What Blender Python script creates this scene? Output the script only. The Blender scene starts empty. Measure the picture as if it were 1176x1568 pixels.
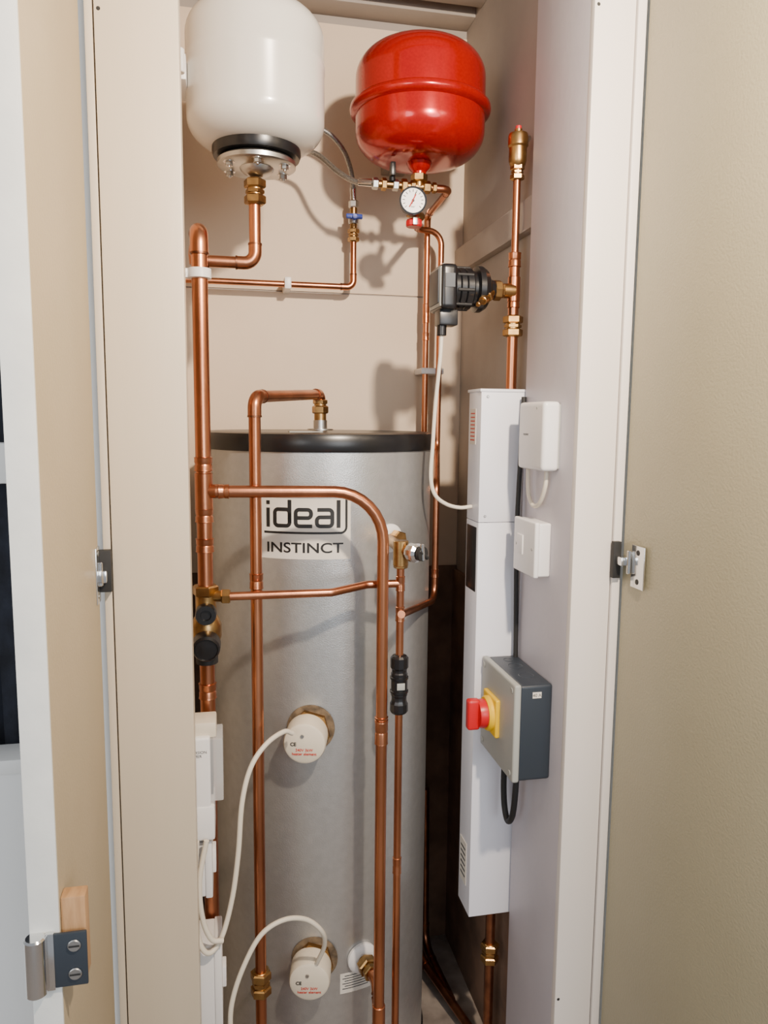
import bpy, bmesh, math
from mathutils import Matrix, Vector
V=Vector
COL=bpy.context.scene.collection
# ------------------------------------------------------------ materials
def mat(name,col,rough=0.5,metal=0.0,col2=None,nscale=8.0,bump=0.0,bscale=60.0,coat=0.0,stretch=(1,1,1),alpha=None,emit=None):
    m=bpy.data.materials.new(name); m.use_nodes=True
    nt=m.node_tree; b=nt.nodes['Principled BSDF']
    b.inputs['Base Color'].default_value=(*col,1); b.inputs['Roughness'].default_value=rough
    b.inputs['Metallic'].default_value=metal
    if coat: b.inputs['Coat Weight'].default_value=coat; b.inputs['Coat Roughness'].default_value=0.08
    tc=nt.nodes.new('ShaderNodeTexCoord'); mp=nt.nodes.new('ShaderNodeMapping'); mp.inputs['Scale'].default_value=stretch
    nt.links.new(tc.outputs['Object'],mp.inputs['Vector'])
    if col2:
        n=nt.nodes.new('ShaderNodeTexNoise'); n.inputs['Scale'].default_value=nscale; n.inputs['Detail'].default_value=5
        nt.links.new(mp.outputs[0],n.inputs['Vector'])
        r=nt.nodes.new('ShaderNodeValToRGB'); r.color_ramp.elements[0].position=0.35; r.color_ramp.elements[1].position=0.68
        r.color_ramp.elements[0].color=(*col2,1); r.color_ramp.elements[1].color=(*col,1)
        nt.links.new(n.outputs['Fac'],r.inputs[0]); nt.links.new(r.outputs[0],b.inputs['Base Color'])
    if bump:
        n=nt.nodes.new('ShaderNodeTexNoise'); n.inputs['Scale'].default_value=bscale; n.inputs['Detail'].default_value=3
        nt.links.new(mp.outputs[0],n.inputs['Vector'])
        bp=nt.nodes.new('ShaderNodeBump'); bp.inputs['Strength'].default_value=bump; bp.inputs['Distance'].default_value=0.002
        nt.links.new(n.outputs['Fac'],bp.inputs['Height']); nt.links.new(bp.outputs[0],b.inputs['Normal'])
    if alpha is not None: b.inputs['Alpha'].default_value=alpha
    return m
M=dict(
 frame=mat('cream_gloss_paint_shaded',(.62,.54,.42),.42,0,(.58,.50,.38),6,.25,40,stretch=(1,1,.15)),  # cream frame paint with the left post's shade put into the colour
 frameR=mat('cream_gloss_paint_lit',(.72,.67,.62),.42,0,(.69,.64,.59),6,.25,40,stretch=(1,1,.15)),  # lit copy of the cream frame paint, brightened for the right post
 door=mat('beige_door_paint',(.37,.335,.225),.38,0,(.35,.315,.21),5,.3,220),
 doorL=mat('beige_door_paint_warm',(.46,.37,.235),.45,0,(.43,.345,.215),5,.25,180),
 edge=mat('white_edge_paint',(.72,.73,.69),.45,0,(.66,.67,.64),20,.2,60),
 wall=mat('cupboard_wall_paint',(.70,.575,.44),.7,0,(.66,.54,.41),4,.3,50),
 wall2=mat('cupboard_wall_grey_shaded',(.35,.31,.275),.7,0,(.30,.265,.235),5,.3,50),  # grey deepened so the colour carries the shade of the recess corners
 panel=mat('side_panel_paint',(.52,.495,.53),.5,0,(.48,.455,.49),6,.2,60),
 brown=mat('shaded_brown_board',(.22,.13,.085),.8,0,(.10,.06,.04),9,.5,30),  # brown wood with the low shadow worked into its colour
 floor=mat('dusty_floorboard',(.36,.31,.27),.8,0,(.16,.13,.11),12,.6,30),
 room=mat('room_white',(.84,.86,.87),.6,0,(.80,.83,.84),3),
 copper=mat('copper',(.64,.265,.135),.29,1,(.40,.155,.08),14,.15,40,stretch=(1,1,.35)),
 copperd=mat('copper_aged',(.38,.16,.085),.35,1,(.20,.085,.05),25,.2,60),
 brass=mat('brass',(.50,.31,.12),.33,1,(.30,.17,.065),40,.1,60),
 chrome=mat('chrome',(.75,.75,.74),.16,1),
 steel=mat('galvanised_steel',(.60,.60,.58),.32,1,(.50,.50,.49),30),
 braid=mat('braided_steel',(.50,.50,.48),.4,.9,(.18,.18,.18),500),
 tank=mat('silver_hammered_paint',(.52,.525,.52),.36,.75,(.475,.48,.475),60,.22,420),
 black=mat('black_plastic',(.007,.007,.008),.30),
 blackm=mat('black_matt',(.012,.012,.012),.6),
 red=mat('red_gloss_paint',(.42,.002,.0005),.20,.4,(.36,.0015,.0005),200,coat=.3),
 redp=mat('red_plastic',(.52,.004,.010),.35),
 white=mat('white_gloss_paint',(.66,.635,.585),.26,0,(.64,.615,.565),5,coat=.4),
 wp=mat('white_plastic',(.75,.735,.72),.35),
 cream=mat('cream_plastic',(.68,.61,.49),.45,0,(.65,.58,.46),20),
 cable=mat('white_cable',(.68,.62,.51),.5),
 boiler=mat('white_metal_casing',(.74,.75,.81),.33,0,(.72,.73,.79),3),
 slate=mat('slate_grey_plastic',(.024,.032,.043),.4),
 lid=mat('light_grey_plastic',(.34,.35,.325),.45),
 yellow=mat('yellow_plastic',(.80,.50,.0),.4),
 blue=mat('blue_plastic',(.005,.04,.40),.4),
 label=mat('label_white',(.68,.64,.57),.5),
 ink=mat('ink_black',(.008,.008,.008),.5),
 inkr=mat('ink_red',(.55,.03,.02),.5),
 wood=mat('bare_wood',(.46,.27,.13),.6,0,(.36,.20,.09),20,.3,60,stretch=(6,1,1)),
 coat=mat('dark_fabric',(.018,.022,.035),.9,0,(.006,.007,.012),20,.8,60),
 clear=mat('clear_plastic',(.8,.8,.8),.1,alpha=.35),
 foam=mat('foam_yellow',(.20,.14,.08),.8,0,(.07,.05,.03),60,.5,100),
)
# ------------------------------------------------------------ helpers
def grp(name,parent=None):
    e=bpy.data.objects.new(name,None); e.empty_display_size=.05; COL.objects.link(e); e.parent=parent; return e
def mk(name,bm,m,parent=None,smooth=True,ang=40):
    bmesh.ops.recalc_face_normals(bm,faces=bm.faces)
    me=bpy.data.meshes.new(name); bm.to_mesh(me); bm.free()
    if smooth:
        for p in me.polygons: p.use_smooth=True
        try: me.set_sharp_from_angle(angle=math.radians(ang))
        except Exception: pass
    ms=m if isinstance(m,(list,tuple)) else [m]
    for k in ms: me.materials.append(M[k])
    o=bpy.data.objects.new(name,me); COL.objects.link(o)
    if parent: o.parent=parent
    return o
def box(name,a,b,m,parent=None,bev=0.0,seg=2):
    bm=bmesh.new(); bmesh.ops.create_cube(bm,size=1)
    a=V(a);b=V(b); c=(a+b)/2; s=b-a
    for v in bm.verts: v.co=V((v.co.x*s.x,v.co.y*s.y,v.co.z*s.z))+c
    if bev: bmesh.ops.bevel(bm,geom=bm.edges[:],offset=bev,segments=seg,affect='EDGES',profile=.6)
    return mk(name,bm,m,parent,smooth=bool(bev))
def frame_of(axis):
    z=V(axis).normalized(); x=z.orthogonal().normalized(); y=z.cross(x); return x,y,z
def lathe(name,prof,org,axis,m,parent=None,seg=40,ang=35,rot=0,cap=True):
    x,y,z=frame_of(axis); org=V(org); bm=bmesh.new(); rings=[]
    for r,h in prof:
        if r<=1e-6: rings.append([bm.verts.new(org+z*h)])
        else: rings.append([bm.verts.new(org+z*h+(x*math.cos(rot+2*math.pi*i/seg)+y*math.sin(rot+2*math.pi*i/seg))*r) for i in range(seg)])
    for A,B in zip(rings,rings[1:]):
        for i in range(seg):
            j=(i+1)%seg
            if len(A)==1 and len(B)==1: continue
            if len(A)==1: bm.faces.new((A[0],B[i],B[j]))
            elif len(B)==1: bm.faces.new((A[i],A[j],B[0]))
            else: bm.faces.new((A[i],A[j],B[j],B[i]))
    if cap:
        if len(rings[0])>1: bm.faces.new(rings[0])
        if len(rings[-1])>1: bm.faces.new(rings[-1])
    return mk(name,bm,m,parent,ang=ang)
def cyl(name,a,b,r,m,parent=None,seg=32,bev=.0012):
    a=V(a);b=V(b);L=(b-a).length; bev=min(bev,r*.4,L*.4)
    return lathe(name,[(0,0),(r-bev,0),(r,bev),(r,L-bev),(r-bev,L),(0,L)],a,b-a,m,parent,seg)
def hexn(name,c,axis,r,L,m,parent=None):
    x,y,z=frame_of(axis); a=V(c)-z*L/2
    return lathe(name,[(0,0),(r*.86,0),(r,L*.14),(r,L*.86),(r*.86,L),(0,L)],a,z,m,parent,seg=6,ang=20)
def sweep(name,pts,r,m,parent=None,seg=16):
    pts=[V(p) for p in pts]; q=[pts[0]]
    for p in pts[1:]:
        if (p-q[-1]).length>1e-5: q.append(p)
    pts=q; n=len(pts); bm=bmesh.new()
    T=[(pts[min(i+1,n-1)]-pts[max(i-1,0)]).normalized() for i in range(n)]
    x=T[0].orthogonal().normalized(); rings=[]
    for i in range(n):
        x=(x-T[i]*x.dot(T[i])).normalized(); y=T[i].cross(x)
        rr=r[i] if isinstance(r,(list,tuple)) else r
        rings.append([bm.verts.new(pts[i]+(x*math.cos(2*math.pi*k/seg)+y*math.sin(2*math.pi*k/seg))*rr) for k in range(seg)])
    for A,B in zip(rings,rings[1:]):
        for k in range(seg):
            j=(k+1)%seg; bm.faces.new((A[k],A[j],B[j],B[k]))
    bm.faces.new(rings[0]); bm.faces.new(rings[-1])
    return mk(name,bm,m,parent,ang=50)
def fillet(pts,rad,steps=8,closed=False):
    pts=[V(p) for p in pts]; out=[]; arcs=[]
    n=len(pts); idx=range(n) if closed else range(1,n-1)
    if not closed: out.append(pts[0])
    for i in idx:
        P=pts[i]; A=pts[i-1]; B=pts[(i+1)%n]
        d1=(P-A).normalized(); d2=(B-P).normalized(); th=d1.angle(d2)
        if th<.02: out.append(P); continue
        R=rad; t=R*math.tan(th/2); lim=min((P-A).length,(B-P).length)*.49
        if t>lim: t=lim; R=t/math.tan(th/2)
        a=P-d1*t; c=P+(d2-d1).normalized()*R/math.cos(th/2); ca=a-c; cb=(P+d2*t)-c
        arc=[]
        for s in range(steps+1):
            f=s/steps; arc.append(c+(ca*math.sin((1-f)*th)+cb*math.sin(f*th))/math.sin(th))
        out+=arc; arcs.append([arc[0]-d1*.016]+arc+[arc[-1]+d2*.016])
    if not closed: out.append(pts[-1])
    return out,arcs
def pipe(name,pts,r,parent,rad=None,m='copper',elbow=True):
    rad=rad or r*1.9
    p,arcs=fillet(pts,rad); o=sweep(name,p,r,m,parent)
    if elbow:
        for k,a in enumerate(arcs):
            sweep(name+'_elbow_%d'%k,a,r*1.13,m,parent)
            for e,d in((a[0],a[0]-a[1]),(a[-1],a[-1]-a[-2])):
                d=d.normalized(); sweep(name+'_bead',[e-d*.003,e+d*.0005],r*1.2,'copperd' if m=='copper' else m,parent)
    return o
def coupling(c,axis,r,L,parent,m='copper'):
    z=V(axis).normalized(); c=V(c)
    lathe('coupling',[(r*1.02,0),(r*1.2,.001),(r*1.14,.004),(r*1.14,L/2-.003),(r*1.05,L/2),(r*1.14,L/2+.003),(r*1.14,L-.004),(r*1.2,L-.001),(r*1.02,L)],c-z*L/2,z,m,parent,24)
def compression(c,axis,r,L,parent):
    z=V(axis).normalized(); c=V(c)
    cyl('fitting_body',c-z*L/2,c+z*L/2,r*1.35,'brass',parent)
    hexn('nut',c-z*L*.3,z,r*1.9,L*.34,'brass',parent); hexn('nut',c+z*L*.3,z,r*1.9,L*.34,'brass',parent)
    hexn('hex_body',c,z,r*1.65,L*.16,'brass',parent)
def smooth(pts,k=8):
    pts=[V(p) for p in pts]; P=[pts[0]*2-pts[1]]+pts+[pts[-1]*2-pts[-2]]; out=[]
    for i in range(1,len(P)-2):
        a,b,c,d=P[i-1:i+3]
        for s in range(k):
            t=s/k; out.append(.5*((2*b)+(c-a)*t+(2*a-5*b+4*c-d)*t*t+(3*b-a-3*c+d)*t**3))
    return out+[pts[-1]]
def cable(name,pts,r,m,parent=None): return sweep(name,smooth(pts),r,m,parent,12)
def textmesh(body,size,bold=0.0,sx=1.0):
    cu=bpy.data.curves.new('t','FONT'); cu.body=body; cu.size=size; cu.align_x='CENTER'; cu.align_y='CENTER'; cu.offset=bold; cu.extrude=.0001
    ob=bpy.data.objects.new('t',cu); COL.objects.link(ob)
    dg=bpy.context.evaluated_depsgraph_get(); me=bpy.data.meshes.new_from_object(ob.evaluated_get(dg))
    bpy.data.objects.remove(ob)
    for v in me.vertices: v.co.x*=sx
    return me
def place(me,name,fn,m,parent):
    for v in me.vertices: v.co=fn(v.co)
    me.materials.clear(); me.materials.append(M[m])
    o=bpy.data.objects.new(name,me); COL.objects.link(o); o.parent=parent; return o
def onplane(org,right,up,nrm):
    org,right,up,nrm=V(org),V(right).normalized(),V(up).normalized(),V(nrm).normalized()
    return lambda c: org+right*c.x+up*c.y+nrm*c.z
# ------------------------------------------------------------ room shell
XL,XR,YB,YF=-.11,.64,2.05,1.25
box('floor',(-2.2,-.6,-.06),(2.2,YB+.05,0),'floor')
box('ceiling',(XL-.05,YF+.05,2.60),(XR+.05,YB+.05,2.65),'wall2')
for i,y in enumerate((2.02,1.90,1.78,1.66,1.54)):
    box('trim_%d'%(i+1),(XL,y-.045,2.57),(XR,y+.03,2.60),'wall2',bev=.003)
box('wall_back',(XL-.05,YB,0),(XR+.05,YB+.05,2.60),'wall2')
box('wall_back_board',(XL,YB-.006,1.13),(XR,YB,1.88),'wall',bev=.001)
box('wall_back_upper_board',(XL,YB-.004,1.884),(XR,YB,2.55),'wall',bev=.001)
box('wall_back_lower_board',(XL,YB-.012,0),(XR,YB,1.14),'brown',bev=.002)  # dark brown also paints in the shadow behind the cylinder
box('wall_left',(XL-.05,YF+.045,0),(XL,YB,2.60),'wall')
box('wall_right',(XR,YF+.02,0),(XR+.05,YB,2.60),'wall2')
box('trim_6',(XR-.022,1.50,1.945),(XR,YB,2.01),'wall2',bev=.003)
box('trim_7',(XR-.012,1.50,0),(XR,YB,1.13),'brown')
box('wall_right_panel',(.611,YF+.012,0),(XR,1.497,2.60),'panel',bev=.002)
# frame posts
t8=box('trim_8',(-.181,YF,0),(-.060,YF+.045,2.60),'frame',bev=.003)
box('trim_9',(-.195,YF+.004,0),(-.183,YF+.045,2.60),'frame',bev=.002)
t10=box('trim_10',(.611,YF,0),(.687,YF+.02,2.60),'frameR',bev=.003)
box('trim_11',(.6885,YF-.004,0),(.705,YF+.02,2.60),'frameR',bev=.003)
cyl('nail_hole',(-.174,YF+.001,2.145),(-.174,YF-.0008,2.145),.003,'blackm',t8); cyl('nail_hole',(.618,YF+.001,2.24),(.618,YF-.0008,2.24),.003,'blackm',t10); cyl('nail_hole',(.618,YF+.001,.43),(.618,YF-.0008,.43),.003,'blackm',t10)
box('wall_front_header',(-2.2,YF+.045,2.60),(2.2,YF+.10,2.75),'room')
box('wall_front_right',(.705,YF+.02,0),(2.2,YF+.07,2.60),'room')
# wall + glazed screen left of the cupboard
box('wall_front_left',(-2.2,YF+.045,0),(-.20,YF+.10,.98),'room')
box('wall_front_left_upper',(-2.2,YF+.045,2.25),(-.16,YF+.10,2.60),'room')
box('wall_front_left_pier',(-.285,YF+.045,.98),(-.16,YF+.10,2.25),'room')
w=grp('window_1')
box('transom',(-1.2,YF+.05,1.443),(-.285,YF+.09,1.508),'room',w,bev=.004)
box('sill',(-1.2,YF+.03,.965),(-.285,YF+.10,.99),'room',w,bev=.004)
box('frame_side',(-.300,YF+.05,.98),(-.285,YF+.09,2.25),'room',w,bev=.003)
box('frame_far',(-1.23,YF+.045,.98),(-1.2,YF+.10,2.25),'room',w,bev=.003)
box('frame_top',(-1.2,YF+.05,2.22),(-.285,YF+.09,2.25),'room',w,bev=.003)
def coatmesh(name,cx,cy,z0,z1,wd,par):
    bm=bmesh.new(); rings=[]; N=48; K=20
    for k in range(K+1):
        t=k/K; z=z0+(z1-z0)*t; wv=wd*(1-.55*max(0,(t-.82)/.18)**2)*(1-.08*t); ring=[]
        for i in range(N):
            a=2*math.pi*i/N; f=1+.10*math.sin(5*a+2*t)+.05*math.sin(9*a-3*t+4*t*t)
            ring.append(bm.verts.new((cx+wv*math.cos(a)*f,cy+.07*math.sin(a)*f,z)))
        rings.append(ring)
    for A,B in zip(rings,rings[1:]):
        for i in range(N): bm.faces.new((A[i],A[(i+1)%N],B[(i+1)%N],B[i]))
    bm.faces.new(rings[0]); bm.faces.new(rings[-1]); return mk(name,bm,'coat',par)
c=grp('hanging_coat')
coatmesh('body',-.56,YF+.24,.82,1.76,.20,c); coatmesh('sleeve',-.36,YF+.22,.86,1.64,.05,c)
cable('hanger_hook',[(-.56,YF+.24,1.755),(-.56,YF+.24,1.82),(-.54,YF+.24,1.85),(-.52,YF+.24,1.83)],.003,'chrome',c)
# ------------------------------------------------------------ doors
d=grp('door_1')
box('leaf',(-.233,.884,.01),(-.2,1.238,2.55),'doorL',d,bev=.0015)
box('edge_lipping',(-.2335,.880,.01),(-.2005,.885,2.55),'edge',d,bev=.001)
h=d
box('hinge_slot',(-.207,1.236,1.275),(-.181,1.2495,1.342),'blackm',h,bev=.001)
box('hinge_plate',(-.2005,1.205,1.262),(-.1975,1.236,1.35),'chrome',h,bev=.001)
box('hinge_knuckle',(-.199,1.222,1.292),(-.186,1.240,1.312),'chrome',h,bev=.003)
cyl('hinge_pin',(-.196,1.228,1.287),(-.196,1.228,1.325),.004,'chrome',h)
for z in(1.272,1.34): cyl('hinge_screw',(-.1975,1.22,z),(-.1962,1.22,z),.004,'steel',h)
# catch on the leading edge
box('catch_wood_block',(-.1998,.886,.884),(-.172,.908,.988),'wood',d,bev=.002)
box('catch_plate',(-.214,.8755,.882),(-.170,.8795,.950),'slate',d,bev=.0015)
box('catch_bright_lip',(-.216,.874,.880),(-.206,.8795,.952),'chrome',d,bev=.002)
lathe('catch_roller',[(0,0),(.010,0),(.012,.002),(.012,.070),(.010,.072),(0,.072)],(-.226,.872,.880),(0,0,1),'chrome',d,32)
for z in(.898,.934):
    cyl('catch_screw',(-.184,.8755,z),(-.184,.873,z),.0075,'steel',d); box('catch_screw_slot',(-.190,.8725,z-.001),(-.178,.8732,z+.001),'blackm',d)
d=grp('door_2')
o=box('leaf',(0,-.43,.01),(.033,0,2.55),'door',d,bev=.0015); o.location=(.707,1.243,0); o.rotation_euler=(0,0,math.radians(4.5))
h=d
box('hinge_slot',(.684,1.236,1.268),(.699,1.2465,1.335),'blackm',h,bev=.001)
box('hinge_arm',(.688,1.215,1.294),(.712,1.236,1.310),'chrome',h,bev=.003)
box('hinge_plate',(.7055,1.17,1.258),(.7085,1.212,1.334),'chrome',h,bev=.001)
cyl('hinge_pin',(.702,1.214,1.28),(.702,1.214,1.322),.004,'chrome',h)
for z in(1.270,1.322): cyl('hinge_screw',(.7055,1.19,z),(.7045,1.19,z),.005,'blackm',h)
# ------------------------------------------------------------ hot water cylinder
CX,CY,CR=.214,1.757,.257
hw=grp('hot_water_cylinder')
lathe('shell',[(CR,.03),(CR,1.49)],(CX,CY,0),(0,0,1),'tank',hw,160)
lathe('base',[(0,0),(CR+.002,0),(CR+.004,.004),(CR+.004,.034),(CR-.01,.036)],(CX,CY,0),(0,0,1),'black',hw,96)
lathe('lid',[(CR-.004,1.484),(CR+.003,1.484),(CR+.005,1.488),(CR+.005,1.512),(CR+.001,1.520),(CR-.008,1.523),(CR-.03,1.521),(.12,1.524),(0,1.526)],(CX,CY,0),(0,0,1),'black',hw,128)
lathe('outlet_boss',[(.03,1.522),(.03,1.528),(.016,1.530),(.016,1.548)],(CX,CY,0),(0,0,1),'steel',hw,32)
box('lid_label',(.13,1.60,1.5225),(.20,1.64,1.5245),'lid',hw)
def wrap(a0,z0,off=.0006): return lambda c: V((CX+(CR+off+c.z)*math.sin(a0+c.x/CR),CY-(CR+off+c.z)*math.cos(a0+c.x/CR),z0+c.y))
def wrapquad(name,a0,z0,w_,h_,m,off,rc=.0):
    bm=bmesh.new(); N=24; f=wrap(a0,z0,off); rows=[]
    for j in (0,1):
        rows.append([bm.verts.new(f(V((-w_/2+w_*i/N,(j-.5)*h_,0)))) for i in range(N+1)])
    for i in range(N): bm.faces.new((rows[0][i],rows[0][i+1],rows[1][i+1],rows[1][i]))
    return mk(name,bm,m,hw)
A0=-.25
wrapquad('logo_plate',A0,1.330,.190,.124,'label',.0005)
def ribbon(name,pts,wd,fn,m,closed=False,rad=.007):
    p=[V((a,b,0)) for a,b in pts]
    if len(p)>2: p,_=fillet(p,rad,6,closed)
    n=len(p); bm=bmesh.new(); L=[];Rr=[]
    q=[]
    rng=n if closed else n-1
    for i in range(rng):
        a=p[i];b=p[(i+1)%n];k=max(1,int((b-a).length/.006))
        for s in range(k): q.append(a.lerp(b,s/k))
    if not closed: q.append(p[-1])
    p=q;n=len(p)
    for i in range(n):
        t=(p[(i+1)%n]-p[i-1]) if closed else (p[min(i+1,n-1)]-p[max(i-1,0)])
        t.normalize(); nn=V((-t.y,t.x,0))
        L.append(bm.verts.new(fn(p[i]+nn*wd/2))); Rr.append(bm.verts.new(fn(p[i]-nn*wd/2)))
    for i in range(n if closed else n-1):
        j=(i+1)%n; bm.faces.new((L[i],L[j],Rr[j],Rr[i]))
    return mk(name,bm,m,hw,smooth=False)
f0=wrap(A0,1.336,.0011); S=1.15
def P(x0,*pts): return [((x0+x)*S-.075,(y)*S) for x,y in pts]
sw=.0078
ribbon('letter_i',P(0,(0,-.003),(0,.031)),sw,f0,'ink'); ribbon('dot_i',P(0,(0,.037),(0,.044)),sw,f0,'ink')
ribbon('letter_d',P(.013,(0,0),(.027,0),(.027,.029),(0,.029)),sw,f0,'ink',True); ribbon('letter_d2',P(.013,(.027,.006),(.027,.046)),sw,f0,'ink')
ribbon('letter_e',P(.051,(.003,.0145),(.027,.0145),(.027,.029),(0,.029),(0,0),(.029,0)),sw,f0,'ink')
ribbon('letter_a',P(.088,(.001,.029),(.027,.029),(.027,0),(0,0),(0,.016),(.026,.016)),sw,f0,'ink')
ribbon('letter_l',P(.126,(0,-.003),(0,.046)),sw,f0,'ink')
ribbon('logo_line',[(-.084,-.014),(.086,-.014),(.086,.056)],.0045,f0,'ink',rad=.012)
place(textmesh('INSTINCT',.029,.0004,1.24),'sub_text',wrap(A0,1.2905,.0011),'ink',hw)
wrapquad('rating_sticker',.18,.325,.070,.048,'label',.0006)
for k in range(6): wrapquad('sticker_line',.18,.342-.006*k,.060 if k%2 else .05,.0018,'slate',.0011)
def surf(a,off=0): return V((CX+(CR+off)*math.sin(a),CY-(CR+off)*math.cos(a),0))
def radial(a): return V((math.sin(a),-math.cos(a),0))
for a,z in((-.222,.905),(-.195,.385)):
    im=grp('immersion_heater'); n=radial(a); o=surf(a,.0007)+V((0,0,z))
    lathe('foam_hole',[(0,.0),(.050,.0),(.050,.002),(.047,.003)],o+V((.006,0,.007)),n,'foam',im,40)
    lathe('hex_flange',[(0,.002),(.044,.002),(.044,.014),(0,.014)],o+V((.004,0,.004)),n,'brass',im,6,20)
    lathe('cover',[(.041,.010),(.043,.012),(.043,.056),(.041,.061),(.036,.064),(0,.065)],o,n,'cream',im,56)
    rt=V((-n.y,n.x,0)).normalized()
    if rt.x<0: rt=-rt
    c0=o+n*.0653
    lathe('screw',[(0,0),(.004,0),(.0035,.0015),(0,.0015)],c0+V((0,0,.017))+rt*-.004,n,'steel',im,16)
    place(textmesh('240V 3kW\nheater element',.0080,.0001),'label_text',onplane(c0+V((0,0,-.016)),rt,(0,0,1),n),'inkr',im)
    place(textmesh('CE',.010,.0003),'mark',onplane(c0-rt*.022,rt,(0,0,1),n),'ink',im)
# ------------------------------------------------------------ white expansion vessel
ev=grp('expansion_vessel'); WX,WY=.067,1.57
def vesselprof(R,z0,z1,rc,ap=0.8,seam=None,lip=0):
    pr=[(0,z0)]
    for i in range(13):
        t=math.pi/2*i/12; pr.append((R-rc+rc*math.sin(t),z0+rc*ap*.95*(1-math.cos(t))))
    if seam: 
        pr+=[(R,seam-.010),(R+lip,seam-.005),(R+lip,seam+.005),(R,seam+.010)]
    for i in range(13):
        t=math.pi/2*i/12; pr.append((R-rc+rc*math.cos(t),z1-rc*ap*(1-math.sin(t))))
    pr.append((0,z1+.006)); return pr
DZ=-.020
lathe('shell',vesselprof(.132,2.088+DZ,2.325,.070,.8,2.220,.0014),(WX,WY,0),(0,0,1),'white',ev,96,60)
lathe('rubber_ring',[(.07,2.10),(.085,2.098),(.086,2.082),(.083,2.074),(.06,2.074)],(WX,WY,DZ),(0,0,1),'black',ev,64)
lathe('flange',[(0,2.056),(.071,2.056),(.076,2.059),(.076,2.067),(.07,2.072),(0,2.074)],(WX,WY,DZ),(0,0,1),'steel',ev,64)
lathe('flange_hub',[(.012,2.040),(.026,2.046),(.032,2.052),(.034,2.058)],(WX,WY,DZ),(0,0,1),'steel',ev,40)
for k in range(6):
    a=k*math.pi/3+.5; p=V((WX+.061*math.cos(a),WY+.061*math.sin(a),2.0+DZ))
    hexn('bolt',p+V((0,0,.052)),(0,0,1),.0075,.008,'steel',ev); cyl('stud',p+V((0,0,.045)),p+V((0,0,.05)),.0035,'steel',ev)
    lathe('washer_ring',[(.011,.0555),(.011,.0575)],p,(0,0,1),'chrome',ev,20)
box('wall_bracket',(XL,1.50,2.16),(WX-.128,1.60,2.205),'wp',ev,bev=.003)
cyl('bracket_knob',(-.072,1.475,2.16),(-.072,1.475,2.20),.010,'wp',ev)
# ------------------------------------------------------------ red expansion vessel
rv=grp('heating_expansion_vessel'); RX,RY=.440,1.75
lathe('shell',vesselprof(.146,2.130,2.374,.080,.85),(RX,RY,0),(0,0,1),'red',rv,96,60)
lathe('rolled_seam',[(.145,2.226),(.154,2.230),(.158,2.235),(.159,2.240),(.158,2.246),(.154,2.250),(.145,2.252)],(RX,RY,0),(0,0,1),'red',rv,96,80)
lathe('neck',[(.03,2.132),(.024,2.118),(.016,2.110),(.015,2.098)],(RX,RY,0),(0,0,1),'red',rv,32)
box('wall_bracket',(RX-.03,RY+.14,2.19),(RX+.03,YB-.004,2.22),'steel',rv,bev=.002)
# ------------------------------------------------------------ manifold with gauge
mf=grp('vessel_manifold')
hexn('vessel_nut',(RX,RY,2.098),(0,0,1),.019,.018,'brass',mf)
cyl('drop',(RX,RY,2.078),(RX,RY,2.10),.010,'brass',mf)
cyl('manifold_bar',(.335,1.75,2.079),(.47,1.75,2.079),.0085,'brass',mf)
for x,r,L,mm in((.338,.013,.014,'steel'),(.358,.014,.012,'brass'),(.385,.013,.014,'steel'),(.405,.015,.014,'brass'),(.425,.013,.012,'brass'),(.458,.014,.018,'brass'),(.476,.012,.010,'brass')):
    hexn('nut',(x,1.75,2.079),(1,0,0),r,L,mm,mf)
cyl('valve_spindle',(.376,1.742,2.085),(.374,1.738,2.10),.007,'black',mf)
box('valve_lever',(.368,1.722,2.092),(.380,1.74,2.122),'black',mf,bev=.004)
cyl('gauge_stem',(.430,1.75,2.06),(.418,1.69,2.026),.008,'brass',mf)
gg=grp('pressure_gauge'); gn=V((-.12,-1,.0)).normalized(); gc=V((.410,1.685,2.028))
lathe('case',[(0,-.018),(.024,-.018),(.0275,-.014),(.0295,.002),(.0295,.006),(.027,.006),(0,.006)],gc,gn,'slate',gg,48)
lathe('bezel',[(.0262,.005),(.0262,.0085),(.0275,.0105),(.0298,.009),(.0298,.004),(.0262,.005)],gc,gn,'slate',gg,48,cap=False)
lathe('dial',[(0,.0055),(.0262,.0055),(.0262,.007),(0,.007)],gc,gn,'wp',gg,48)
gr=V((1,-.12,0)).normalized(); gu=gn.cross(gr); gu=-gu if gu.z<0 else gu
def dialpt(a,r,h): return gc+gr*(r*math.sin(a))+gu*(r*math.cos(a))+gn*h
for k in range(13):
    a=math.radians(-130+260*k/12); sweep('tick',[dialpt(a,.018,.0075),dialpt(a,.0235,.0075)],.0007,'ink',gg,6)
sweep('needle_black',[dialpt(math.radians(-160),.008,.008),dialpt(math.radians(20),.019,.008)],.0010,'ink',gg,6)
sweep('needle_red',[dialpt(math.radians(-150),.016,.0085),dialpt(math.radians(25),.014,.0085)],.0014,'inkr',gg,6)
cyl('needle_hub',gc+gn*.0065,gc+gn*.0095,.003,'ink',gg)
place(textmesh('bar',.007),'dial_text',onplane(gc+gu*-.013+gn*.0075,gr,gu,gn),'ink',gg)
sv=grp('safety_valve')
cyl('body',(.420,1.715,2.03),(.420,1.715,2.002),.012,'brass',sv); hexn('hex',(.420,1.712,2.006),(0,0,1),.017,.010,'brass',sv)
cyl('side_outlet',(.420,1.715,2.008),(.445,1.745,2.012),.010,'brass',sv)
lathe('red_cap',[(0,0),(.016,0),(.0185,.003),(.0185,.012),(.0165,.016),(0,.018)],(.420,1.712,1.980),(0,0,1),'redp',sv,10,20)
box('silver_tag',(.413,1.690,1.981),(.423,1.6935,1.996),'steel',sv,bev=.001)
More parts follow.
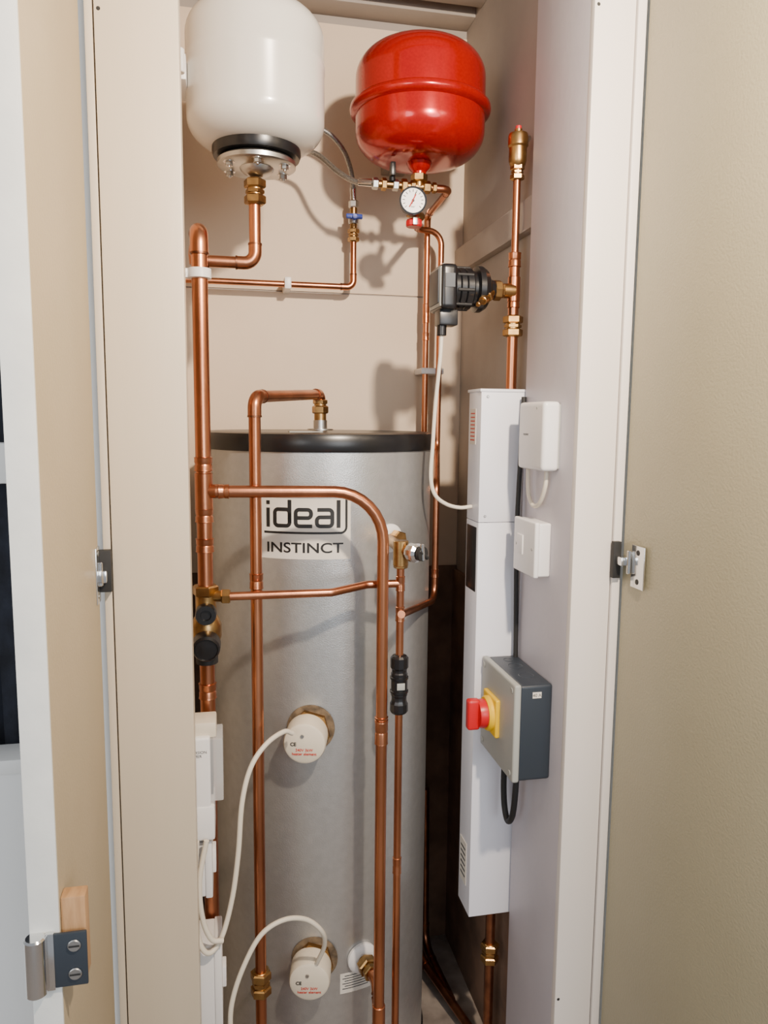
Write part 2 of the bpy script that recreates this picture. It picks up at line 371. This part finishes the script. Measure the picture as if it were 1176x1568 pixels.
# ------------------------------------------------------------ copper pipework
def cp(): return grp('copper_pipe')
g=cp(); AX,AY=-.041,1.40; r28=.014
pipe('riser',[(AX,AY,0),(AX,AY,1.876),(-.05,1.57,1.876)],r28,g)
pipe('vessel_branch',[(-.05,1.57,1.868),(-.05,1.57,1.856),(.062,1.57,1.856),(.062,1.57,1.99)],.0115,g,rad=.022)
lathe('end_elbow',[(0,-.02),(.015,-.018),(.017,0),(.015,.018),(0,.02)],(-.05,1.57,1.866),(0,0,1),'copper',g)
compression((.063,1.57,1.992),(0,0,1),.0115,.050,g)
for z in(1.468,1.375,1.32): coupling((AX,AY,z),(0,0,1),r28,.026,g)
cyl('tee',(AX,AY,1.385),(AX,AY,1.452),r28*1.15,'copper',g); cyl('tee_branch',(AX,AY,1.419),(AX+.036,AY-.008,1.419),.0128,'copper',g)
coupling((AX,AY,1.045),(0,0,1),r28,.03,g)
cl=grp('pipe_clip'); 
lathe('band',[(r28+.0005,0),(r28+.006,.001),(r28+.006,.017),(r28+.0005,.018)],(AX,AY,1.792),(0,0,1),'wp',cl); box('arm',(XL,AY-.004,1.793),(AX-.012,AY+.012,1.809),'wp',cl,bev=.002)
cyl('screw_boss',(AX-.03,AY-.004,1.801),(AX-.03,AY-.014,1.801),.008,'wp',cl)
bv=grp('pressure_reducing_valve')
hexn('top_nut',(AX,AY,1.236),(0,0,1),.024,.02,'brass',bv); cyl('body',(AX,AY,1.13),(AX,AY,1.235),.019,'brass',bv)
cyl('side_branch',(AX,AY,1.226),(AX+.036,AY-.012,1.226),.0105,'brass',bv); hexn('branch_nut',(AX+.036,AY-.013,1.226),(1,-.1,0),.0145,.016,'brass',bv)
lathe('test_port',[(.019,0),(.019,.02),(.0175,.024),(.010,.024),(.009,.018),(0,.018)],(AX,AY-.012,1.197),(0,-1,0),'black',bv,32)
lathe('bowl',[(.016,-.03),(.024,-.022),(.0275,-.01),(.0275,.012),(.022,.026),(.016,.032)],(AX,AY,1.160),(0,0,1),'brass',bv,32)
lathe('knob',[(.025,0),(.026,.006),(.0245,.028),(.021,.033),(.0195,.030),(.010,.030),(0,.032)],(AX,AY-.018,1.142),(0,-1,-.15),'black',bv,20,30)
cyl('lower_collar',(AX,AY,1.098),(AX,AY,1.125),.020,'blackm',bv)
g=cp(); pipe('fill_pipe',[(-.10,1.98,1.889),(.327,1.98,1.889),(.327,1.98,2.02)],.0078,g,rad=.017)
cl=grp('pipe_clip'); box('clip',(.150,1.965,1.876),(.167,YB-.004,1.905),'wp',cl,bev=.003)
fl=grp('filling_loop'); X0=.327
compression((X0,1.98,2.018),(0,0,1),.0078,.034,fl)
cyl('valve_body',(X0,1.98,2.03),(X0,1.98,2.105),.009,'brass',fl); cyl('ball',(X0,1.98,2.045),(X0,1.98,2.07),.013,'steel',fl)
box('blue_handle',(X0-.022,1.958,2.054),(X0+.020,1.966,2.066),'blue',fl,bev=.003); cyl('blue_hub',(X0,1.97,2.059),(X0,1.955,2.059),.007,'blue',fl)
hexn('nut',(X0,1.98,2.094),(0,0,1),.013,.018,'steel',fl); cyl('ferrule',(X0,1.98,2.10),(X0-.002,1.978,2.135),.0085,'chrome',fl)
cable('braided_hose',[(X0-.001,1.979,2.125),(.316,1.955,2.165),(.290,1.92,2.205),(.247,1.90,2.235),(.19,1.89,2.245),(.15,1.885,2.225),(.150,1.875,2.19),(.185,1.865,2.178),(.222,1.85,2.163),(.262,1.80,2.113),(.30,1.77,2.085),(.332,1.752,2.080)],.0062,'braid',fl)
cyl('ferrule',(.303,1.765,2.084),(.333,1.75,2.080),.0085,'chrome',fl)
g=cp(); pipe('run',[(.47,1.75,2.078),(.512,1.75,2.078),(.522,1.98,2.078),(.522,1.98,.1)],.0078,g,rad=.018)
coupling((.522,1.98,1.83),(0,0,1),.0078,.05,g); coupling((.522,1.98,1.77),(0,0,1),.0078,.02,g)
g=cp(); pipe('run',[(.438,1.735,2.012),(.485,1.95,2.035),(.555,1.96,2.035),(.553,1.96,1.47),(.480,1.70,1.404),(.480,1.70,1.125),(.329,1.40,1.174)],.0078,g,rad=.035,elbow=False)
coupling((.480,1.70,1.19),(0,0,1),.0078,.02,g)
cl=grp('pipe_clip'); box('clip',(.508,1.966,1.672),(.57,YB-.006,1.688),'wp',cl,bev=.003)
g=cp(); EX,EY=.052,1.425
pipe('top_outlet',[(CX,CY,1.575),(CX,CY,1.607),(EX,EY,1.590),(EX,EY,0)],.0112,g,rad=.022)
coupling((EX,EY,1.245),(0,0,1),.0112,.03,g)
compression((EX,EY,.415),(0,0,1),.0112,.055,g)
ft=grp('tank_connector'); hexn('nut',(CX,CY,1.572),(0,0,1),.019,.018,'brass',ft); cyl('body',(CX,CY,1.545),(CX,CY,1.59),.014,'brass',ft); hexn('nut_2',(CX,CY,1.590),(0,0,1),.017,.010,'brass',ft)
g=cp(); FX,FY=.288,1.385
pipe('branch',[(AX+.02,FY+.004,1.419),(FX,FY,1.416),(FX,FY,0)],.0112,g,rad=.095,elbow=False)
coupling((AX+.035,FY+.003,1.419),(1,0,0),.0112,.02,g)
coupling((FX,FY,.945),(0,0,1),.0112,.05,g); coupling((FX,FY,.97),(0,0,1),.0112,.012,g)
a=.235; n=radial(a); o=surf(a,.0005)+V((0,0,.378))
ft=grp('return_connection'); lathe('escutcheon',[(.034,0),(.034,.006),(.028,.012),(.018,.014)],o,n,'wp',ft,32)
hexn('nut',o+n*.030,n,.022,.022,'brass',ft); cyl('tube',o,o+n*.05,.014,'brass',ft); hexn('nut_2',o+n*.052,n,.019,.012,'brass',ft)
pipe('elbow_pipe',[o+n*.05,o+n*.080,V((FX,FY,.345)),V((FX,FY,.30))],.0112,ft,rad=.02)
cyl('tee_body',(FX,FY,.31),(FX,FY,.36),.0132,'copper',ft)
g=cp(); pipe('balanced_cold',[(AX+.04,1.386,1.226),(.19,1.386,1.226),(.262,1.412,1.233),(.329,1.412,1.233)],.0078,g,rad=.03,elbow=False)
g=cp(); HX,HY=.329,1.412
pipe('discharge',[(HX,HY,1.285),(HX,HY,0)],.0078,g); coupling((HX,HY,1.233),(0,0,1),.0078,.03,g); coupling((HX,HY,1.172),(0,0,1),.0078,.03,g)
coupling((HX,HY,.645),(0,0,1),.0078,.035,g)
td=grp('tundish')
lathe('body',[(.009,.968),(.0145,.970),(.0180,.974),(.0180,.990),(.0160,.994),(.0150,.998),(.0150,1.004),(.0165,1.007),(.0165,1.052),(.0150,1.055),(.0150,1.060),(.0180,1.064),(.0180,1.084),(.0145,1.088),(.009,1.090)],(HX,HY,0),(0,0,1),'black',td,12,20)
box('window',(HX-.008,HY-.0172,1.022),(HX+.008,HY-.0155,1.036),'lid',td,bev=.001)
for z in(1.015,1.043): lathe('rib',[(.0164,-.003),(.0182,-.002),(.0182,.002),(.0164,.003)],(HX,HY,z),(0,0,1),'black',td,32)
pv=grp('pressure_relief_valve'); a=.47; n=radial(a); o=surf(a,.0005)+V((0,0,1.305))
lathe('escutcheon',[(.030,0),(.030,.006),(.022,.012),(.015,.013)],o,n,'wp',pv,32)
cyl('tube',o,V((HX+.002,HY-.005,1.300)),.012,'brass',pv); hexn('nut',o+n*.028,n,.020,.02,'brass',pv)
cyl('body',(HX,HY,1.268),(HX,HY,1.318),.015,'brass',pv); hexn('bottom_nut',(HX,HY,1.27),(0,0,1),.014,.014,'brass',pv)
cyl('neck',(HX,HY,1.300),(HX+.022,HY-.022,1.297),.012,'brass',pv)
lathe('cap',[(.012,0),(.017,.003),(.019,.010),(.019,.022),(.014,.027),(0,.028)],(HX+.012,HY-.014,1.298),(.55,-.8,0),'chrome',pv,12,20)
lathe('cap_knob',[(.0,0),(.014,0),(.014,.008),(0,.009)],(HX+.029,HY-.038,1.298),(.55,-.8,0),'blackm',pv,24,20)
cyl('test_lever',(HX+.034,HY-.042,1.285),(HX+.030,HY-.046,1.318),.004,'chrome',pv); cyl('lever_2',(HX+.024,HY-.048,1.305),(HX+.045,HY-.036,1.288),.004,'blackm',pv)
g=cp(); JX,JY=.600,1.552
pipe('lower',[(JX,JY,1.60),(JX,JY,1.885)],.0112,g); pipe('upper',[(JX,JY,1.88),(JX,JY,2.06)],.0078,g)
coupling((JX,JY,1.886),(0,0,1),.0115,.03,g); compression((JX,JY,1.75),(0,0,1),.0112,.045,g); coupling((JX,JY,1.80),(0,0,1),.0112,.025,g)
cyl('tee',(JX,JY,1.80),(JX,JY,1.852),.0132,'copper',g)
av=grp('automatic_air_vent')
compression((JX,JY,2.062),(0,0,1),.0078,.032,av)
lathe('body',[(.010,2.070),(.016,2.076),(.0185,2.085),(.0185,2.11),(.021,2.114),(.021,2.132),(.019,2.138),(.008,2.140),(.008,2.147),(0,2.148)],(JX,JY,0),(0,0,1),'brass',av,24,30)
cyl('red_cap',(JX,JY,2.146),(JX,JY,2.154),.006,'redp',av); cyl('side_valve',(JX+.012,JY,2.12),(JX+.024,JY,2.135),.006,'steel',av)
pu=grp('circulation_pump'); PZ=1.822; PY=1.55
box('head_box',(.428,PY-.046,PZ-.048),(.462,PY+.046,PZ+.042),'black',pu,bev=.010,seg=3)
box('head_rim',(.426,PY-.041,PZ-.043),(.432,PY+.041,PZ+.037),'lid',pu,bev=.004)
box('head_face',(.423,PY-.036,PZ-.036),(.430,PY+.036,PZ+.032),'slate',pu,bev=.004)
box('top_label',(.434,PY-.030,PZ+.0415),(.458,PY+.030,PZ+.0435),'lid',pu)
box('front_label',(.436,PY-.0475,PZ-.005),(.456,PY-.0455,PZ+.022),'slate',pu)
lathe('motor',[(.035,0),(.042,.002),(.042,.010),(.039,.012),(.042,.014),(.042,.024),(.039,.026),(.042,.028),(.042,.040),(.036,.044),(.036,.05),(.047,.053),(.047,.064),(.040,.075),(.022,.085),(.018,.098)],(.460,PY,PZ),(1,0,0),'black',pu,40,25)
for k in range(8):
    aa=k*math.pi/4+.2; cyl('fin',(.464,PY+.041*math.cos(aa),PZ+.041*math.sin(aa)),(.50,PY+.041*math.cos(aa),PZ+.041*math.sin(aa)),.0035,'blackm',pu)
box('connector',(.430,PY-.028,PZ-.078),(.470,PY+.012,PZ-.046),'black',pu,bev=.004)
cyl('gland',(.440,PY-.01,PZ-.098),(.440,PY-.01,PZ-.075),.010,'black',pu)
lathe('union',[(.018,0),(.021,.003),(.021,.016),(.015,.020),(.015,.034)],(.552,PY,PZ),(1,0,0),'brass',pu,8,20)
cyl('union_tail',(.575,PY,PZ),(.60,PY,PZ),.015,'brass',pu)
cyl('drain_cock',(.545,PY-.012,PZ-.006),(.515,PY-.045,PZ-.030),.009,'brass',pu); hexn('cock_nut',(.53,PY-.030,PZ-.018),(-.03,-.033,-.024),.013,.012,'brass',pu)
cyl('cock_tail',(.518,PY-.043,PZ-.028),(.500,PY-.060,PZ-.040),.005,'brass',pu)
cable('flex',[(.440,PY-.01,PZ-.095),(.438,PY-.01,1.68),(.432,PY,1.58),(.428,PY,1.50),(.425,PY,1.43),(.435,PY,1.392),(.460,PY,1.372),(.49,PY,1.364),(.5175,PY,1.366)],.0042,'cable',pu)
# ------------------------------------------------------------ electric boiler
eb=grp('electric_boiler')
box('casing_lower',(.518,1.505,.44),(.628,1.585,1.3360),'boiler',eb,bev=.0015)
box('casing_upper',(.518,1.505,1.3370),(.628,1.585,1.612),'boiler',eb,bev=.0015)
box('back_plate',(.545,1.585,.46),(XR,1.60,1.60),'wp',eb)
box('mount_rail',(.60,1.59,.5),(XR,1.62,1.58),'steel',eb)
box('display',(.5165,1.515,1.185),(.519,1.578,1.325),'black',eb,bev=.001)
box('top_flange',(.515,1.503,1.610),(.63,1.588,1.616),'boiler',eb,bev=.001)
box('rating_label',(.5168,1.535,1.50),(.5178,1.572,1.575),'label',eb)
for k in range(8): box('label_line',(.5164,1.540,1.508+.008*k),(.5167,1.568,1.5105+.008*k),'inkr',eb)
box('warning_label',(.5168,1.53,.50),(.5178,1.575,.60),'label',eb)
for k in range(6): box('warning_line',(.5164,1.537,.515+.013*k),(.5167,1.568,.519+.013*k),'slate',eb)
for x,z in((.532,1.60),(.532,1.35)): cyl('screw',(x,1.5052,z),(x,1.5035,z),.003,'steel',eb)
g=cp(); pipe('boiler_feed',[(.588,1.552,.44),(.588,1.552,0)],.0112,g,m='copperd'); compression((.588,1.552,.31),(0,0,1),.0112,.05,g)
g=cp(); pipe('floor_run',[(.50,1.98,.30),(.505,1.90,.06),(.585,1.62,.03),(.60,1.35,.03)],.0112,g,m='copperd',rad=.05)
g=cp(); pipe('floor_run',[(.545,1.99,.5),(.545,1.97,.03),(.56,1.75,.03)],.0112,g,m='copperd',rad=.05)
cable('black_cable',[(.606,1.4925,1.60),(.603,1.490,1.52),(.598,1.485,1.42),(.596,1.484,1.32),(.600,1.488,1.20),(.603,1.489,1.10),(.603,1.486,1.03)],.005,'blackm')
# ------------------------------------------------------------ controls on the side panel
tr=grp('wireless_receiver')
box('case',(.575,1.318,1.457),(.609,1.44,1.587),'wp',tr,bev=.009,seg=4)
box('back_plate',(.605,1.323,1.462),(.611,1.436,1.582),'lid',tr)
place(textmesh('receiver',.008),'logo',onplane((.5748,1.40,1.525),(0,-1,0),(0,0,1),(-1,0,0)),'slate',tr)
cyl('led',(.5752,1.35,1.575),(.5742,1.35,1.575),.0025,'lid',tr)
cable('flex',[(.596,1.433,1.462),(.598,1.437,1.43),(.598,1.430,1.40),(.598,1.405,1.383),(.598,1.375,1.392),(.598,1.352,1.425),(.598,1.348,1.460)],.0042,'cable',tr)
so=grp('fused_spur')
box('pattress',(.586,1.345,1.25),(.611,1.45,1.355),'wp',so,bev=.004,seg=3)
box('face_plate',(.577,1.343,1.248),(.587,1.452,1.357),'wp',so,bev=.004,seg=3)
box('switch',(.574,1.40,1.285),(.578,1.43,1.325),'wp',so,bev=.002)
for y in(1.357,1.438): cyl('screw',(.577,y,1.303),(.5755,y,1.303),.003,'steel',so)
iso=grp('rotary_isolator')
box('base',(.545,1.313,.853),(.611,1.50,1.046),'slate',iso,bev=.006,seg=3)
box('lid',(.533,1.311,.851),(.547,1.502,1.048),'lid',iso,bev=.005,seg=3)
for z in(.866,1.033):
    for y in(1.327,1.487): cyl('lid_screw',(.533,y,z),(.5315,y,z),.006,'lid',iso)
for y in(1.37,1.43): lathe('knockout',[(.013,0),(.015,.0012),(.017,0)],(.58,y,1.0455),(0,0,1),'slate',iso,28)
lathe('knockout',[(.009,0),(.010,.0012),(.012,0)],(.58,1.47,1.0455),(0,0,1),'slate',iso,28)
box('rating_label',(.570,1.3122,1.020),(.588,1.3132,1.032),'label',iso); place(textmesh('40 A',.009),'rating_text',onplane((.579,1.3120,1.0255),(1,0,0),(0,0,1),(0,-1,0)),'ink',iso)
KY=1.426
box('yellow_plate',(.524,KY-.039,.910),(.534,KY+.039,.990),'yellow',iso,bev=.004,seg=3)
lathe('yellow_collar',[(.036,0),(.036,.008),(.033,.012),(.029,.012)],(.526,KY,.950),(-1,0,0),'yellow',iso,40)
lathe('red_dial',[(.029,0),(.030,.012),(.028,.020),(0,.021)],(.518,KY,.950),(-1,0,0),'redp',iso,40)
box('red_grip',(.476,KY-.010,.918),(.502,KY+.010,.982),'redp',iso,bev=.006,seg=3)
cyl('gland',(.578,1.465,.835),(.578,1.465,.856),.012,'black',iso); cyl('gland_2',(.578,1.40,.835),(.578,1.40,.856),.012,'black',iso)
cable('flex',[(.578,1.465,.84),(.578,1.470,.78),(.578,1.462,.725),(.578,1.44,.70),(.578,1.415,.725),(.578,1.403,.78),(.578,1.40,.84)],.0065,'blackm',iso)
# ------------------------------------------------------------ electrics on the left wall
jb=grp('immersion_timer')
box('case',(-.109,1.300,.825),(-.036,1.375,.995),'wp',jb,bev=.005,seg=3)
box('terminal_cover',(-.109,1.298,.805),(-.030,1.375,.868),'wp',jb,bev=.004)
box('clear_cover',(-.037,1.303,.875),(-.014,1.372,.99),'clear',jb,bev=.003)
box('dial_plate',(-.037,1.31,.885),(-.032,1.365,.98),'slate',jb)
place(textmesh('IMMERSION\nTIMER',.007),'label_text',onplane((-.060,1.2997,.965),(1,0,0),(0,0,1),(0,-1,0)),'ink',jb)
box('top_gland',(-.095,1.31,.99),(-.025,1.365,1.018),'cream',jb,bev=.004)
sp=grp('switched_spur')
box('pattress',(-.109,1.31,.690),(-.048,1.395,.795),'wp',sp,bev=.004,seg=3)
box('face_plate',(-.049,1.308,.688),(-.036,1.397,.797),'wp',sp,bev=.003); box('switch',(-.037,1.335,.72),(-.030,1.365,.765),'wp',sp,bev=.002)
sp=grp('switched_spur')
box('pattress',(-.109,1.30,.44),(-.035,1.38,.600),'wp',sp,bev=.004,seg=3)
box('face_plate',(-.036,1.298,.438),(-.022,1.382,.602),'wp',sp,bev=.003); box('switch',(-.023,1.32,.50),(-.015,1.35,.54),'wp',sp,bev=.002)
box('conduit_box',(-.109,1.30,.30),(-.03,1.38,.425),'wp',sp,bev=.004)
hc=grp('heater_flex')
cable('flex_1',[(.118,1.420,.940),(.10,1.407,.950),(.065,1.375,.942),(.035,1.35,.91),(.018,1.335,.85),(.010,1.325,.76),(-.002,1.315,.68),(-.022,1.300,.615),(-.045,1.285,.598),(-.062,1.285,.63),(-.066,1.29,.72),(-.062,1.29,.81)],.0048,'cable',hc)
cable('flex_2',[(-.045,1.29,.81),(-.058,1.285,.74),(-.055,1.285,.67),(-.040,1.285,.625),(-.02,1.29,.615)],.0048,'cable',hc)
cable('flex_3',[(.168,1.440,.43),(.180,1.415,.485),(.172,1.39,.535),(.140,1.38,.572),(.095,1.365,.588),(.05,1.35,.573),(.015,1.335,.52),(-.006,1.325,.46),(-.010,1.32,.40),(-.012,1.32,.30)],.0048,'cable',hc)
cyl('gland',(-.010,1.32,.36),(-.010,1.32,.41),.009,'black',hc)
# ------------------------------------------------------------ lights, world, camera
def area(name,loc,tgt,size,power,col):
    l=bpy.data.lights.new(name,'AREA'); l.shape='DISK'; l.size=size; l.energy=power; l.color=col
    o=bpy.data.objects.new(name,l); COL.objects.link(o); o.location=loc
    o.rotation_euler=(V(tgt)-V(loc)).to_track_quat('-Z','Y').to_euler(); return o
area('ceiling_spot_lamp',(.50,.25,2.32),(.36,1.9,1.6),.07,50,(1,.82,.64))
area('window_daylight',(1.0,-2.2,1.75),(.2,1.5,1.1),1.5,44,(.92,.96,1))
area('window_daylight_side',(-1.5,-1.0,1.9),(-.2,1.3,1.3),1.2,30,(.94,.97,1))
w=bpy.data.worlds.new('world'); bpy.context.scene.world=w; w.use_nodes=True
bg=w.node_tree.nodes['Background']; bg.inputs[0].default_value=(.88,.92,1,1); bg.inputs[1].default_value=.42
cd=bpy.data.cameras.new('camera'); co=bpy.data.objects.new('camera',cd); COL.objects.link(co)
cd.sensor_fit='VERTICAL'; cd.sensor_height=36; cd.lens=36*1157/1568; cd.clip_start=.02
R=Matrix.Rotation(-math.radians(11.8),3,'Z')@Matrix.Rotation(math.pi/2-math.radians(6.95),3,'X')@Matrix.Rotation(math.radians(.54),3,'Z')
co.matrix_world=Matrix.Translation((0,0,1.55))@R.to_4x4()
bpy.context.scene.camera=co
